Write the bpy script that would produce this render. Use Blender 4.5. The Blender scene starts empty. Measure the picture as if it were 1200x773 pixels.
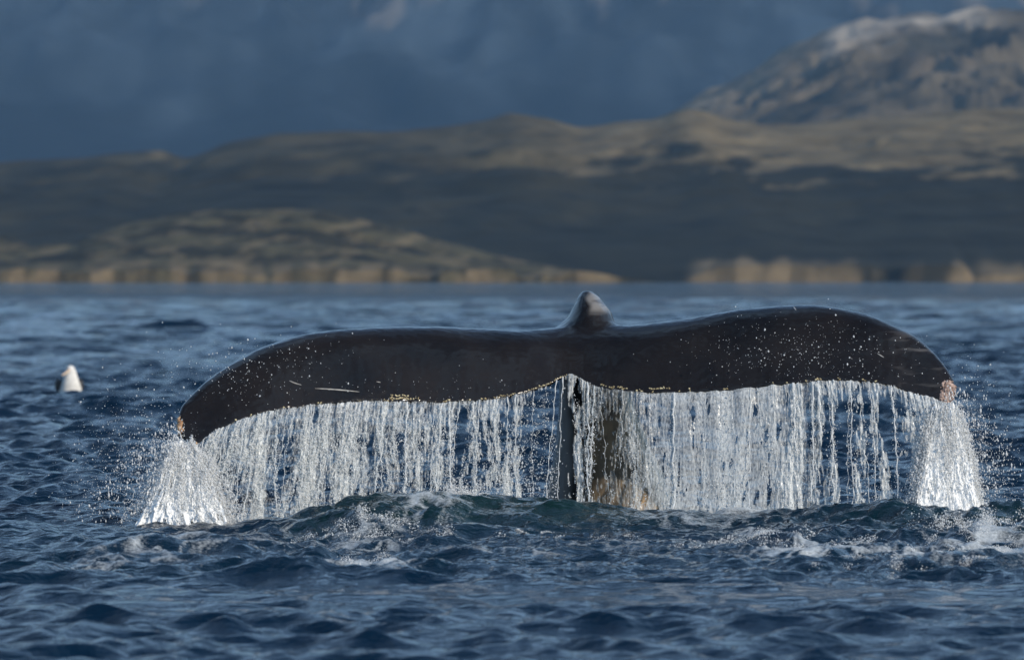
import bpy, bmesh, math
import numpy as np
from mathutils import Vector
from mathutils.bvhtree import BVHTree

R = math.radians
rng = np.random.default_rng(11)
scene = bpy.context.scene
COL = scene.collection

# ------------------------------------------------------------------ camera, world, sun, exposure
F_PX, HOR, CAM_H = 6390.0, 327.7, 1.30          # focal length in photo pixels, horizon row, eye height (m)
cam_d = bpy.data.cameras.new('camera')
cam = bpy.data.objects.new('camera', cam_d); COL.objects.link(cam)
cam_d.sensor_width = 36.0
cam_d.lens = 36.0 * F_PX / 1200.0
cam.location = (0, 0, CAM_H)
cam.rotation_euler = (R(90) - math.atan((386.5 - HOR) / F_PX), 0, 0)
cam_d.clip_start = 0.5; cam_d.clip_end = 60000
cam_d.dof.use_dof = True
cam_d.dof.focus_distance = 29.7
cam_d.dof.aperture_fstop = 4.8
scene.camera = cam

SUN_EL, SUN_AZ = R(24), R(129)                   # azimuth clockwise from +Y (the view direction)
to_sun = Vector((math.sin(SUN_AZ) * math.cos(SUN_EL), math.cos(SUN_AZ) * math.cos(SUN_EL), math.sin(SUN_EL)))
world = bpy.data.worlds.new('World'); scene.world = world
world.use_nodes = True
nt = world.node_tree
bg = nt.nodes['Background']
sky = nt.nodes.new('ShaderNodeTexSky'); sky.sky_type = 'NISHITA'
sky.sun_disc = False
sky.sun_elevation = SUN_EL; sky.sun_rotation = SUN_AZ
sky.air_density = 1.0; sky.dust_density = 0.2; sky.ozone_density = 3.0
tcw = nt.nodes.new('ShaderNodeTexCoord')
mpw = nt.nodes.new('ShaderNodeMapping'); mpw.inputs['Scale'].default_value = (2.2, 2.2, 5.0)
cn = nt.nodes.new('ShaderNodeTexNoise'); cn.inputs['Scale'].default_value = 1.3; cn.inputs['Detail'].default_value = 7; cn.inputs['Roughness'].default_value = 0.6
cr = nt.nodes.new('ShaderNodeMapRange'); cr.inputs[1].default_value = 0.50; cr.inputs[2].default_value = 0.66; cr.inputs[4].default_value = 0.8
cm = nt.nodes.new('ShaderNodeMix'); cm.data_type = 'RGBA'; cm.inputs[7].default_value = (4.3, 6.7, 9.8, 1)
nt.links.new(tcw.outputs['Generated'], mpw.inputs[0]); nt.links.new(mpw.outputs[0], cn.inputs['Vector'])
sx = nt.nodes.new('ShaderNodeSeparateXYZ'); nt.links.new(tcw.outputs['Generated'], sx.inputs[0])
bk = nt.nodes.new('ShaderNodeValToRGB'); e = bk.color_ramp.elements  # unseen cloud bank, added to brighten the fluke rim and the water
e[0].position = 0.10; e[0].color = (0, 0, 0, 1); e[1].position = 0.26; e[1].color = (.13, .13, .13, 1)
e2 = bk.color_ramp.elements.new(0.50); e2.color = (.10, .10, .10, 1); e3 = bk.color_ramp.elements.new(0.72); e3.color = (0, 0, 0, 1)
sa = nt.nodes.new('ShaderNodeMath'); sa.operation = 'ADD'
nt.links.new(sx.outputs[2], bk.inputs[0]); nt.links.new(bk.outputs[0], sa.inputs[0]); nt.links.new(cn.outputs['Fac'], sa.inputs[1])
nt.links.new(sa.outputs[0], cr.inputs[0]); nt.links.new(cr.outputs[0], cm.inputs[0])
nt.links.new(sky.outputs[0], cm.inputs[6]); nt.links.new(cm.outputs[2], bg.inputs[0])
bg.inputs[1].default_value = 0.115
sl = bpy.data.lights.new('sun', 'SUN'); sl.energy = 4.2; sl.angle = R(0.5); sl.color = (1.0, 0.90, 0.76)
so = bpy.data.objects.new('sun', sl); COL.objects.link(so)
so.rotation_euler = to_sun.to_track_quat('Z', 'Y').to_euler()
so.location = (20, -20, 30)

scene.view_settings.view_transform = 'Standard'
scene.view_settings.look = 'None'
scene.view_settings.exposure = 0.0
scene.view_settings.gamma = 1.0
scene.cycles.use_denoising = True
scene.cycles.max_bounces = 14
scene.cycles.diffuse_bounces = 9
scene.cycles.transmission_bounces = 8
scene.cycles.transparent_max_bounces = 24
scene.cycles.volume_bounces = 0
scene.cycles.caustics_reflective = False
scene.cycles.caustics_refractive = False
scene.cycles.sample_clamp_indirect = 6.0

# ------------------------------------------------------------------ helpers
def P(px, py, d):
    """A point of the place seen at photo pixel (px, py) at distance d."""
    return np.array([(px - 600.0) / F_PX * d, d, CAM_H + (HOR - py) / F_PX * d])

def _hash(ix, iy, iz, seed):
    h = (ix * 374761393 + iy * 668265263 + iz * 2147483647 + seed * 1274126177) & 0xFFFFFFFF
    h = ((h ^ (h >> 13)) * 1274126177) & 0xFFFFFFFF
    h = ((h ^ (h >> 16)) * 2246822519) & 0xFFFFFFFF
    return ((h >> 8) & 0xFFFF) / 65535.0

def noise2(x, y, seed=0):
    """Gradient noise, about -1 .. 1."""
    x = np.asarray(x, float); y = np.asarray(y, float)
    x, y = np.broadcast_arrays(x, y)
    ix = np.floor(x).astype(np.int64); iy = np.floor(y).astype(np.int64)
    fx = x - ix; fy = y - iy
    u = fx * fx * fx * (fx * (fx * 6 - 15) + 10); v = fy * fy * fy * (fy * (fy * 6 - 15) + 10)
    def g(dx, dy):
        a = _hash(ix + dx, iy + dy, 0, seed) * 6.2831853
        return np.cos(a) * (fx - dx) + np.sin(a) * (fy - dy)
    n0 = g(0, 0) * (1 - u) + g(1, 0) * u
    n1 = g(0, 1) * (1 - u) + g(1, 1) * u
    return (n0 * (1 - v) + n1 * v) * 1.5

def fbm(x, y, oct=4, seed=0, gain=0.5):
    s = 0; a = 1.0; f = 1.0
    for k in range(oct):
        s = s + a * noise2(x * f + 17.3 * k, y * f - 9.1 * k, seed + k)
        a *= gain; f *= 2.03
    return s

def sstep(a, b, x):
    t = np.clip((x - a) / (b - a), 0, 1)
    return t * t * (3 - 2 * t)

def make_mesh(name, verts, faces, smooth=True):
    """One mesh from a vertex array (N,3) and one or more face arrays (M,k)."""
    if not isinstance(faces, (list, tuple)): faces = [faces]
    me = bpy.data.meshes.new(name)
    verts = np.ascontiguousarray(verts, np.float32)
    me.vertices.add(len(verts)); me.vertices.foreach_set('co', verts.ravel())
    loops = np.concatenate([np.asarray(f, np.int32).ravel() for f in faces])
    sizes = np.concatenate([np.full(len(f), f.shape[1], np.int32) for f in faces])
    me.loops.add(len(loops)); me.loops.foreach_set('vertex_index', loops)
    starts = np.concatenate([[0], np.cumsum(sizes)[:-1]]).astype(np.int32)
    me.polygons.add(len(sizes)); me.polygons.foreach_set('loop_start', starts)
    me.update(calc_edges=True); me.validate()
    if smooth: me.polygons.foreach_set('use_smooth', np.ones(len(me.polygons), bool))
    return me

def add_obj(name, me, mat, parent=None):
    o = bpy.data.objects.new(name, me); COL.objects.link(o)
    for m in (mat if isinstance(mat, (list, tuple)) else [mat]): me.materials.append(m)
    if parent is not None: o.parent = parent
    return o

def tag(o, label, cat, kind=None, group=None):
    o['label'] = label; o['category'] = cat
    if kind: o['kind'] = kind
    if group: o['group'] = group
    return o

def fattr(me, name, arr):
    a = me.attributes.new(name, 'FLOAT', 'POINT'); a.data.foreach_set('value', np.asarray(arr, np.float32))

def cattr(me, name, arr):
    a = me.attributes.new(name, 'FLOAT_COLOR', 'POINT')
    c = np.ones((len(arr), 4), np.float32); c[:, :3] = arr
    a.data.foreach_set('color', c.ravel())

def new_mat(name):
    m = bpy.data.materials.new(name); m.use_nodes = True
    return m, m.node_tree, m.node_tree.nodes['Principled BSDF']

def nd(t, kind, **kw):
    n = t.nodes.new(kind)
    for k, v in kw.items(): setattr(n, k, v)
    return n

def grid_faces(nr, nc, wrap=False):
    r = np.arange(nr - 1)[:, None]; c = np.arange(nc if wrap else nc - 1)[None, :]
    c2 = (c + 1) % nc
    return np.stack(np.broadcast_arrays(r * nc + c, r * nc + c2, (r + 1) * nc + c2, (r + 1) * nc + c), -1).reshape(-1, 4)

def interp_curve(pts, n):
    """Catmull-Rom through the rows of pts, n samples."""
    pts = np.asarray(pts, float)
    p = np.vstack([2 * pts[0] - pts[1], pts, 2 * pts[-1] - pts[-2]])
    t = np.linspace(0, len(pts) - 1 - 1e-9, n); i = t.astype(int); f = (t - i)[:, None]
    a, b, c, d = p[i], p[i + 1], p[i + 2], p[i + 3]
    return 0.5 * (2 * b + (c - a) * f + (2 * a - 5 * b + 4 * c - d) * f ** 2 + (3 * b - a - 3 * c + d) * f ** 3)

# ------------------------------------------------------------------ the sea
def mat_sea():
    m, t, b = new_mat('sea_water')
    turb = nd(t, 'ShaderNodeAttribute', attribute_name='turb')
    foam = nd(t, 'ShaderNodeAttribute', attribute_name='foam')
    mix = nd(t, 'ShaderNodeMix', data_type='RGBA')
    mix.inputs[6].default_value = (0.0008, 0.0115, 0.030, 1)
    mix.inputs[7].default_value = (0.004, 0.020, 0.020, 1)
    t.links.new(turb.outputs['Fac'], mix.inputs[0])
    t.links.new(mix.outputs[2], b.inputs['Base Color'])
    b.inputs['IOR'].default_value = 1.333
    tc = nd(t, 'ShaderNodeTexCoord')
    mp = nd(t, 'ShaderNodeMapping'); mp.inputs['Scale'].default_value = (8, 15, 8)
    n1 = nd(t, 'ShaderNodeTexNoise'); n1.inputs['Scale'].default_value = 1.0; n1.inputs['Detail'].default_value = 5
    t.links.new(tc.outputs['Object'], mp.inputs[0]); t.links.new(mp.outputs[0], n1.inputs['Vector'])
    bp = nd(t, 'ShaderNodeBump'); bp.inputs['Strength'].default_value = 1.0; bp.inputs['Distance'].default_value = 0.032
    t.links.new(n1.outputs['Fac'], bp.inputs['Height'])
    t.links.new(bp.outputs[0], b.inputs['Normal'])
    # the waves too short for the mesh far out: their slopes turn the normal
    lost = nd(t, 'ShaderNodeAttribute', attribute_name='lost')
    b.inputs['Roughness'].default_value = 0.045
    acc = None
    for sc, k in (((0.75, 1.5, 1), 2.3), ((0.16, 0.42, 1), 1.7), ((0.03, 0.06, 1), 0.7)):
        mp2 = nd(t, 'ShaderNodeMapping'); mp2.inputs['Scale'].default_value = sc
        n4 = nd(t, 'ShaderNodeTexNoise'); n4.inputs['Scale'].default_value = 1.0; n4.inputs['Detail'].default_value = 5; n4.inputs['Roughness'].default_value = 0.62
        t.links.new(tc.outputs['Object'], mp2.inputs[0]); t.links.new(mp2.outputs[0], n4.inputs['Vector'])
        sb = nd(t, 'ShaderNodeVectorMath', operation='SUBTRACT'); sb.inputs[1].default_value = (.5, .5, .5)
        t.links.new(n4.outputs['Color'], sb.inputs[0])
        ml = nd(t, 'ShaderNodeVectorMath', operation='MULTIPLY'); ml.inputs[1].default_value = (k, k, 0)
        t.links.new(sb.outputs[0], ml.inputs[0])
        if acc is None: acc = ml
        else:
            ad0 = nd(t, 'ShaderNodeVectorMath', operation='ADD'); t.links.new(acc.outputs[0], ad0.inputs[0]); t.links.new(ml.outputs[0], ad0.inputs[1]); acc = ad0
    sl_ = nd(t, 'ShaderNodeVectorMath', operation='SCALE'); t.links.new(acc.outputs[0], sl_.inputs[0]); t.links.new(lost.outputs['Fac'], sl_.inputs['Scale'])
    an = nd(t, 'ShaderNodeVectorMath', operation='ADD'); t.links.new(bp.outputs[0], an.inputs[0]); t.links.new(sl_.outputs[0], an.inputs[1])
    nn = nd(t, 'ShaderNodeVectorMath', operation='NORMALIZE'); t.links.new(an.outputs[0], nn.inputs[0])
    t.links.new(nn.outputs[0], b.inputs['Normal'])
    # foam: thin white lace lying on the surface
    n2 = nd(t, 'ShaderNodeTexNoise'); n2.inputs['Scale'].default_value = 60; n2.inputs['Detail'].default_value = 6
    n2.inputs['Roughness'].default_value = 0.7
    t.links.new(tc.outputs['Object'], n2.inputs['Vector'])
    ad = nd(t, 'ShaderNodeMath', operation='ADD'); t.links.new(foam.outputs['Fac'], ad.inputs[0]); t.links.new(n2.outputs['Fac'], ad.inputs[1])
    rp = nd(t, 'ShaderNodeMapRange'); rp.inputs[1].default_value = 0.78; rp.inputs[2].default_value = 1.30
    t.links.new(ad.outputs[0], rp.inputs[0])
    fd = nd(t, 'ShaderNodeBsdfPrincipled'); fd.inputs['Base Color'].default_value = (0.62, 0.66, 0.68, 1); fd.inputs['Roughness'].default_value = 0.55
    ms = nd(t, 'ShaderNodeMixShader')
    t.links.new(rp.outputs[0], ms.inputs[0]); t.links.new(b.outputs[0], ms.inputs[1]); t.links.new(fd.outputs[0], ms.inputs[2])
    t.links.new(ms.outputs[0], t.nodes['Material Output'].inputs['Surface'])
    return m

CREST_PX = np.array([0, 60, 110, 180, 260, 300, 350, 400, 440, 475, 520, 560, 600, 640, 700, 780, 860, 960, 1040, 1100, 1150, 1200, 1300, 1500], float)
CREST_PY = np.array([690, 665, 648, 641, 634, 622, 606, 594, 584, 577, 578, 582, 584, 585, 592, 601, 604, 605, 603, 606, 601, 600, 612, 650], float)
CREST_D = np.array([26.0, 26.2, 26.8, 27.4, 27.8, 28.0, 28.2, 28.3, 28.4, 28.5, 28.5, 28.6, 28.6, 28.7, 28.7, 28.7, 28.7, 28.6, 28.4, 28.2, 28.0, 27.9, 27.5, 26.5], float)
CREST_X = (CREST_PX - 600) / F_PX * 28.4
CREST_Z = np.maximum(CAM_H + (HOR - CREST_PY) / F_PX * CREST_D, 0.0)

def bump(x, y, px, py, h, sx, sy, d=None):
    """A gaussian swell whose top is near where photo pixel (px,py) meets the water."""
    d = F_PX * (CAM_H - h) / (py - HOR) if d is None else d
    return h * np.exp(-((x - (px - 600) / F_PX * d) / sx) ** 2 - ((y - d) / sy) ** 2)

def sea_height(x, y, sp):
    """Height, horizontal shift, turbulence and foam at (x, y); sp is the local mesh spacing."""
    r2 = np.random.default_rng(5)
    n = 150
    lam = np.exp(r2.uniform(np.log(0.11), np.log(3.2), n))
    wind = R(-98)                                                # towards the camera
    ang = wind + r2.normal(0, 0.75, n)
    kx, ky = np.cos(ang) * 2 * np.pi / lam, np.sin(ang) * 2 * np.pi / lam
    slope = 0.052 * np.exp(-0.5 * (np.log(lam / 0.30) / 0.85) ** 2) * (0.6 + 0.8 * r2.random(n))
    amp = slope * lam / (2 * np.pi)
    ph = r2.uniform(0, 6.283, n)
    gust = 1.0 + 0.35 * noise2(x * 0.05, y * 0.022, 3) + 0.25 * noise2(x * 0.3, y * 0.1, 4)
    lost = np.zeros_like(x); tot = float((slope ** 2).sum()); z = np.zeros_like(x); dx = np.zeros_like(x); dy = np.zeros_like(x)
    for i in range(n):
        k = np.clip((lam[i] / sp - 2.0) / 2.0, 0, 1).astype(np.float32); w = k * amp[i]
        lost += (1 - k * k) * slope[i] ** 2
        a = kx[i] * x + ky[i] * y + ph[i]
        c, s = np.cos(a), np.sin(a)
        z += w * c; dx -= 0.9 * w * s * np.cos(ang[i]); dy -= 0.9 * w * s * np.sin(ang[i])
    g = np.clip(gust, 0.4, 1.7) * (0.72 + 0.28 * sstep(19.5, 23, y))
    m2 = 46; lam2 = np.exp(r2.uniform(np.log(0.8), np.log(4.5), m2)); ang2 = wind + r2.normal(0, .45, m2); ph2 = r2.uniform(0, 6.283, m2)
    far = sstep(31, 48, y)                                       # longer, steeper waves in the open water behind
    for i in range(m2):
        w = (np.clip((lam2[i] / sp - 2.0) / 2.0, 0, 1) * far).astype(np.float32) * 0.030 * lam2[i] / 6.283
        a = 6.283 / lam2[i] * (np.cos(ang2[i]) * x + np.sin(ang2[i]) * y) + ph2[i]
        c, s = np.cos(a), np.sin(a)
        z += w * c; dx -= 0.9 * w * s * np.cos(ang2[i]); dy -= 0.9 * w * s * np.sin(ang2[i])
    # region disturbed by the whale
    t = sstep(-3.4, -2.2, x) * sstep(23.0, 24.2, y + 0.25 * noise2(x * 1.4, y * 0, 8)) * sstep(32.5, 30.5, y)
    cz = np.interp(x, CREST_X, CREST_Z); cd = np.interp(x, CREST_X, CREST_D)
    front = np.clip(y - cd, -9, 9)
    mound = cz * np.where(front < 0, np.exp(-(front / 0.95) ** 2), np.exp(-(front / 0.5) ** 2))
    z0 = mound
    z0 += bump(x, y, 150, 634, 0.085, 0.42, 0.42) + bump(x, y, 235, 640, 0.06, 0.3, 0.35)
    z0 += bump(x, y, 360, 664, 0.055, 0.36, 0.22) + bump(x, y, 470, 660, 0.035, 0.3, 0.2)
    z0 += bump(x, y, 410, 612, 0.07, 0.16, 0.25)
    z0 += bump(x, y, 950, 652, 0.055, 0.3, 0.25) + bump(x, y, 900, 628, 0.05, 0.22, 0.22) + bump(x, y, 1130, 625, 0.05, 0.3, 0.3)
    z0 += bump(x, y, 1160, 655, 0.045, 0.4, 0.25) + bump(x, y, 1030, 612, 0.04, 0.3, 0.25)
    fine = np.clip((0.10 / sp - 1.0) / 1.0, 0, 1)
    wx = x + 0.12 * noise2(x * 2.2, y * 1.8, 21); wy = y + 0.12 * noise2(x * 2.2, y * 1.8, 22)
    turbz = 0.020 * (1 - np.abs(noise2(wx * 2.3, wy * 1.7, 31))) + 0.012 * noise2(wx * 5, wy * 4, 32) + 0.010 * (1 - np.abs(noise2(wx * 8, wy * 6.5, 33))) \
        + 0.0045 * noise2(wx * 17, wy * 15, 34) + 0.0020 * noise2(x * 37, y * 33, 35)
    rough = 0.8 + 1.0 * sstep(0.8, 1.6, x) + 0.7 * np.exp(-((x + 0.7) / 0.7) ** 2)
    calm = 1.0 - 0.68 * sstep(20.8, 22.2, y) * sstep(23.9, 23.0, y) * sstep(-2.6, -1.2, x)
    zz = z * g * calm * (1 - 0.45 * t) + z0 + 1.5 * t * fine * rough * (turbz - 0.02)
    # foam
    fm = np.zeros_like(x)
    def fb(px, py, a, sx, sy):
        d = F_PX * CAM_H / (py - HOR)
        return a * np.exp(-((x - (px - 600) / F_PX * d) / sx) ** 2 - ((y - d) / sy) ** 2)
    for q in ((950, 650, .52, .42, 1.0), (1080, 655, .42, .5, 1.2), (1170, 648, .55, .35, 1.5), (900, 634, .42, .22, .8), (1120, 616, .5, .3, .8),
              (500, 622, .42, .25, 1.0), (430, 640, .38, .3, 1.2), (590, 650, .36, .45, .6), (440, 668, .50, .22, .5), (370, 668, .35, .15, .4),
              (700, 640, .28, .6, .8), (800, 622, .30, .5, .6), (190, 655, .36, .35, 1.2), (120, 665, .30, .3, .8), (250, 645, .34, .22, .8), (320, 640, .30, .25, 1.0), (660, 668, .25, .25, .5)):
        fm = np.maximum(fm, fb(*q))
    lace = 1 - 2.2 * np.abs(noise2(wx * 4.2, wy * 2.2, 41)) + 0.5 * noise2(wx * 11, wy * 6, 42)
    hit = 0.6 * np.exp(-((y - 29.5) / 0.35) ** 2) * sstep(-2.2, -1.9, x) * sstep(2.75, 2.5, x)
    lace = np.maximum(lace, 1 - 4.5 * np.abs(noise2(wx * 7 + 3, wy * 2.6, 43)))
    foam = np.clip(1.35 * fm * (0.12 + 1.1 * lace), 0, 1) + np.clip(hit * (0.6 + 0.6 * lace), 0, 1)
    foam = np.clip(foam, 0, .64)
    zz += 0.012 * np.clip(foam, 0, 0.6) * fine
    return zz, dx * g * calm * (1 - 0.6 * t), dy * g * calm * (1 - 0.6 * t), t * (0.15 + 0.85 * np.exp(-((front + 0.35) / 0.7) ** 2) * sstep(.03, .12, cz)), foam, np.sqrt(lost / tot) * g

def build_sea():
    d = [2.0]
    while d[-1] < 12.5: d.append(d[-1] + 0.25)
    while d[-1] < 45: d.append(d[-1] + 0.024 * max(1.0, (d[-1] / 30.0) ** 1.3))
    while d[-1] < 14000: d.append(d[-1] + 0.024 * (d[-1] / 30.0) ** 1.55)
    d = np.array(d)
    CORE = R(9.5)
    core = np.linspace(-CORE, CORE, 580)
    ext = [CORE]; st = R(0.033)
    while ext[-1] < R(178): st = min(st * 1.22, R(6)); ext.append(min(ext[-1] + st, R(180)))
    ext = np.array(ext[1:])
    ang = np.concatenate([-ext[::-1], core, ext]).astype(np.float64)
    dth = np.gradient(ang)
    D, A = np.meshgrid(d, ang, indexing='ij')
    # straight rows inside the view, arcs outside it
    X = D * np.where(np.abs(A) < CORE, np.tan(np.clip(A, -CORE, CORE)), np.sin(A) / math.cos(CORE))
    Y = D * np.where(np.abs(A) < CORE, 1.0, np.cos(A) / math.cos(CORE))
    SP = np.maximum(D * dth[None, :], np.gradient(d)[:, None] * 1.0)
    x = X.ravel().astype(np.float32); y = Y.ravel().astype(np.float32); sp = SP.ravel().astype(np.float32)
    z, dx, dy, t, foam, lost = sea_height(x, y, sp)
    v = np.stack([x + dx, y + dy, z], 1)
    me = make_mesh('sea', v, grid_faces(len(d), len(ang)))
    fattr(me, 'turb', t); fattr(me, 'foam', foam); fattr(me, 'lost', lost)
    o = add_obj('sea', me, mat_sea())
    tag(o, 'dark blue rippled sea with churned foam around the whale tail', 'sea', 'structure')
    return o
build_sea()

# ------------------------------------------------------------------ hills and mountains across the water
def mat_land(name, scale):
    m, t, b = new_mat(name)
    at = nd(t, 'ShaderNodeAttribute', attribute_name='cover')
    tc = nd(t, 'ShaderNodeTexCoord')
    n = nd(t, 'ShaderNodeTexNoise'); n.inputs['Scale'].default_value = scale; n.inputs['Detail'].default_value = 8; n.inputs['Roughness'].default_value = 0.65
    t.links.new(tc.outputs['Object'], n.inputs['Vector'])
    rp = nd(t, 'ShaderNodeMapRange'); rp.inputs[1].default_value = 0.3; rp.inputs[2].default_value = 0.7; rp.inputs[3].default_value = 0.45; rp.inputs[4].default_value = 1.5
    t.links.new(n.outputs['Fac'], rp.inputs[0])
    vm = nd(t, 'ShaderNodeVectorMath', operation='SCALE')
    t.links.new(at.outputs['Color'], vm.inputs[0]); t.links.new(rp.outputs[0], vm.inputs['Scale'])
    t.links.new(vm.outputs[0], b.inputs['Base Color'])
    b.inputs['Roughness'].default_value = 0.95; b.inputs['Specular IOR Level'].default_value = 0.1
    bp = nd(t, 'ShaderNodeBump'); bp.inputs['Strength'].default_value = 0.6; bp.inputs['Distance'].default_value = 4.0
    t.links.new(n.outputs['Fac'], bp.inputs['Height']); t.links.new(bp.outputs[0], b.inputs['Normal'])
    return m

def lerp(a, b, t): return a + (b - a) * t[:, None]
DARK_COVER = np.array([0.020, 0.0195, 0.013]); HEATH = np.array([0.072, 0.062, 0.034]); GRASS = np.array([0.155, 0.12, 0.068])
ROCK = np.array([0.22, 0.165, 0.095]); STONE = np.array([0.13, 0.11, 0.10]); SNOW = np.array([0.66, 0.58, 0.48]); SLATE_SHADED = np.array([0.014, 0.020, 0.026])

def land(name, prof, d_ridge, d_front, d_back, nx, ny, cover, gully, gscale, seed, xr, cliff=None, label='', cat='hill', mscale=0.02, gdepth=0.6):
    """A hill whose skyline follows prof (photo pixels) at its ridge distance; falls to the water in front and behind."""
    prof = np.array(prof, float)
    px = np.linspace(xr[0], xr[1], nx); dv = np.concatenate([d_front + (d_ridge - d_front) * np.linspace(0, 1, int(ny * .8)) ** 1.25, np.linspace(d_ridge, d_back, int(ny * .2) + 1)[1:]])
    PX, DV = np.meshgrid(px, dv)
    X = (PX - 600) / F_PX * d_ridge
    sky_line = np.interp(px, prof[:, 0], prof[:, 1]); kern = np.hanning(15); kern /= kern.sum()
    sky_line = np.convolve(np.pad(sky_line, 7, mode='edge'), kern, 'valid')
    ridge = CAM_H + (HOR - sky_line) / F_PX * d_ridge
    ridge = ridge[None, :]
    t = np.where(DV <= d_ridge, (DV - d_front) / (d_ridge - d_front), 1 - (DV - d_ridge) / (d_back - d_ridge))
    t = np.clip(t, 0, 1)
    s = t ** 0.85
    wv = 0.4 * fbm(X / gscale, (DV - d_front) / (gscale * gdepth) * .6, 3, seed + 50)
    g = 1 - np.abs(fbm(X / gscale + wv, (DV - d_front) / (gscale * gdepth) + wv, 5, seed))
    H = ridge * s * (1 + gully * (g - 0.75) * np.minimum(1, 3.5 * (1 - t) + 0.12) * np.minimum(1, 3 * t + 0.2))
    cl = np.zeros_like(H)
    if cliff is not None:
        c, u = cliff(PX, X)
        inland = (DV - d_front) + u
        cl = c * sstep(0, 9, inland)
        cl = cl * np.exp(-np.maximum(inland, 0) / 55.0)
        H = np.maximum(H - 1.0, 0) + cl
    H = H + 0.02 * ridge * fbm(X / (gscale * .25), DV / (gscale * .3), 3, seed + 9) * np.minimum(1, 4 * t)
    H[0] = -2; H[-1] = -2
    H = np.maximum(H, -2.0)
    x, y, z = X.ravel(), DV.ravel(), H.ravel()
    gx = np.gradient(H, axis=1) / np.gradient(X, axis=1)
    me = make_mesh(name, np.stack([x, y, z], 1), grid_faces(*X.shape))
    pyv = HOR - (z - CAM_H) / y * F_PX
    ppx = 600 + x / y * F_PX
    cattr(me, 'cover', np.clip(cover(ppx, pyv, x, y, z, t.ravel(), g.ravel(), cl.ravel(), gx.ravel()), 0, 1))
    o = add_obj(name, me, mat_land(name + '_ground', mscale))
    tag(o, label, cat, 'structure')
    return o

# the low headland on the left: olive grass and pale sea cliffs
def cliff_left(px, X):
    n = noise2(px / 60, px * 0, 61) + 0.35 * noise2(px / 23, px * 0, 62)
    return np.clip(6.5 + 6.5 * n, 0.5, 13) * sstep(10, 60, px) * sstep(770, 650, px), 14 + 26 * n
def cover_left(px, py, x, y, z, t, g, cl, gx):
    n = fbm(x / 60, y / 45, 5, 71)
    c = lerp(np.tile(HEATH * 1.1, (len(px), 1)), HEATH * .42, sstep(-0.3, 0.35, n + .5 * fbm(px / 26, py / 11, 3, 75)))
    c = lerp(c, GRASS * 1.05, sstep(0.05, 0.5, fbm(px / 40 + 3 + py / 24, py / 13, 4, 72)) * 0.6)
    c = lerp(c, DARK_COVER * 1.4, sstep(150, 20, px) * sstep(255, 225, py) * 0.7)
    rock = sstep(0.5, 4.0, cl) * sstep(302, 309, py + 5 * noise2(px / 20, py / 9, 73))
    c = lerp(c, ROCK * 0.8, rock * (0.1 + 0.9 * sstep(-.15, .2, noise2(px / 34, py / 40, 74) + .3 * noise2(px / 12, py / 14, 76))))
    return c
land('hill', [(-900, 272), (-400, 250), (-100, 268), (0, 272), (40, 285), (60, 282), (90, 280), (130, 264), (190, 250), (260, 242), (330, 242), (380, 244), (420, 253), (460, 264), (520, 280), (580, 296), (640, 308), (700, 318), (745, 326), (790, 331), (900, 334)],
     2560, 2300, 2700, 900, 130, cover_left, 0.20, 120, 101, (-900, 830), cliff_left,
     'low olive headland with pale sea cliffs on the left shore', 'hill', 0.05)

def cliff_right(px, X):
    n = noise2(px / 48, px * 0, 64) + 0.35 * noise2(px / 20, px * 0, 65)
    big = sstep(1100, 1120, px) * sstep(1203, 1180, px)
    lay = sstep(740, 790, px) * sstep(1012, 1000, px)
    return np.clip((8.5 + 3.5 * n) * lay + 10.5 * big + (2.5 + 3 * n) * sstep(740, 800, px) * 0.7 + 3 * sstep(1000, 1030, px), 0.3, 13), 12 + 20 * n * lay + 30 * big
def cover_mid(px, py, x, y, z, t, g, cl, gx):
    n = fbm(x / 160, y / 240, 5, 81)
    c = np.tile(DARK_COVER, (len(px), 1))  # dark base tone of the slopes below the tan crest
    c = lerp(c, HEATH * 0.55, sstep(-.2, .7, n + .4 * fbm(px / 60, py / 22, 4, 82)) * (0.3 + 0.4 * sstep(900, 500, px)))
    # tan moorland along the crest, widening to the right
    band = np.interp(px, [0, 150, 190, 215, 300, 480, 560, 640, 700, 780, 860, 1000, 1100, 1200], [20, 18, 12, 16, 34, 50, 50, 55, 60, 62, 55, 52, 60, 62])
    crest = np.interp(px, [0, 180, 210, 330, 480, 600, 680, 720, 790, 860, 900, 1200], [185, 175, 185, 152, 150, 130, 150, 140, 124, 140, 150, 130])
    m = sstep(band + 8, band - 14, (py - crest) + 20 * n + 26 * fbm(px / 70 + py / 40, py / 14, 4, 86) + 8 * (g - .7))
    rich = np.interp(px, [0, 200, 450, 650, 720, 1200], [0.05, 0.1, 0.12, 0.3, 0.95, .9])
    col = lerp(np.tile(HEATH * 0.62, (len(px), 1)), GRASS * 1.05, rich)
    c = lerp(c, col, m * 0.92)
    c = lerp(c, GRASS * 1.2, 0.85 * m * sstep(0.0, 0.5, fbm(px / 50, py / 9, 4, 83)) * rich)
    c = lerp(c, GRASS * 0.9, np.exp(-((px - 185) / 12) ** 2 - ((py - 176) / 7) ** 2))
    rock = np.maximum(sstep(0.5, 4.0, cl), .0) * sstep(299, 306, py + 6 * noise2(px / 20, py / 9, 84))
    c = lerp(c, ROCK * 0.85, rock * np.clip(0.1 + 0.9 * sstep(-.2, .2, noise2(px / 32, py / 40, 85) + .3 * noise2(px / 12, py / 14, 87)) + .8 * sstep(1105, 1130, px + 8 * noise2(py / 6, px / 9, 88)) * sstep(1206, 1180, px) + .42 * sstep(725, 800, px + 14 * noise2(py / 6, px / 9, 89)) * sstep(1018, 985, px) - .8 * sstep(1000, 1030, px) * sstep(1122, 1100, px), 0.05, 1) * sstep(298, 312, py + 9 * noise2(px / 26, px * 0, 90)))
    return c
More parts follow.
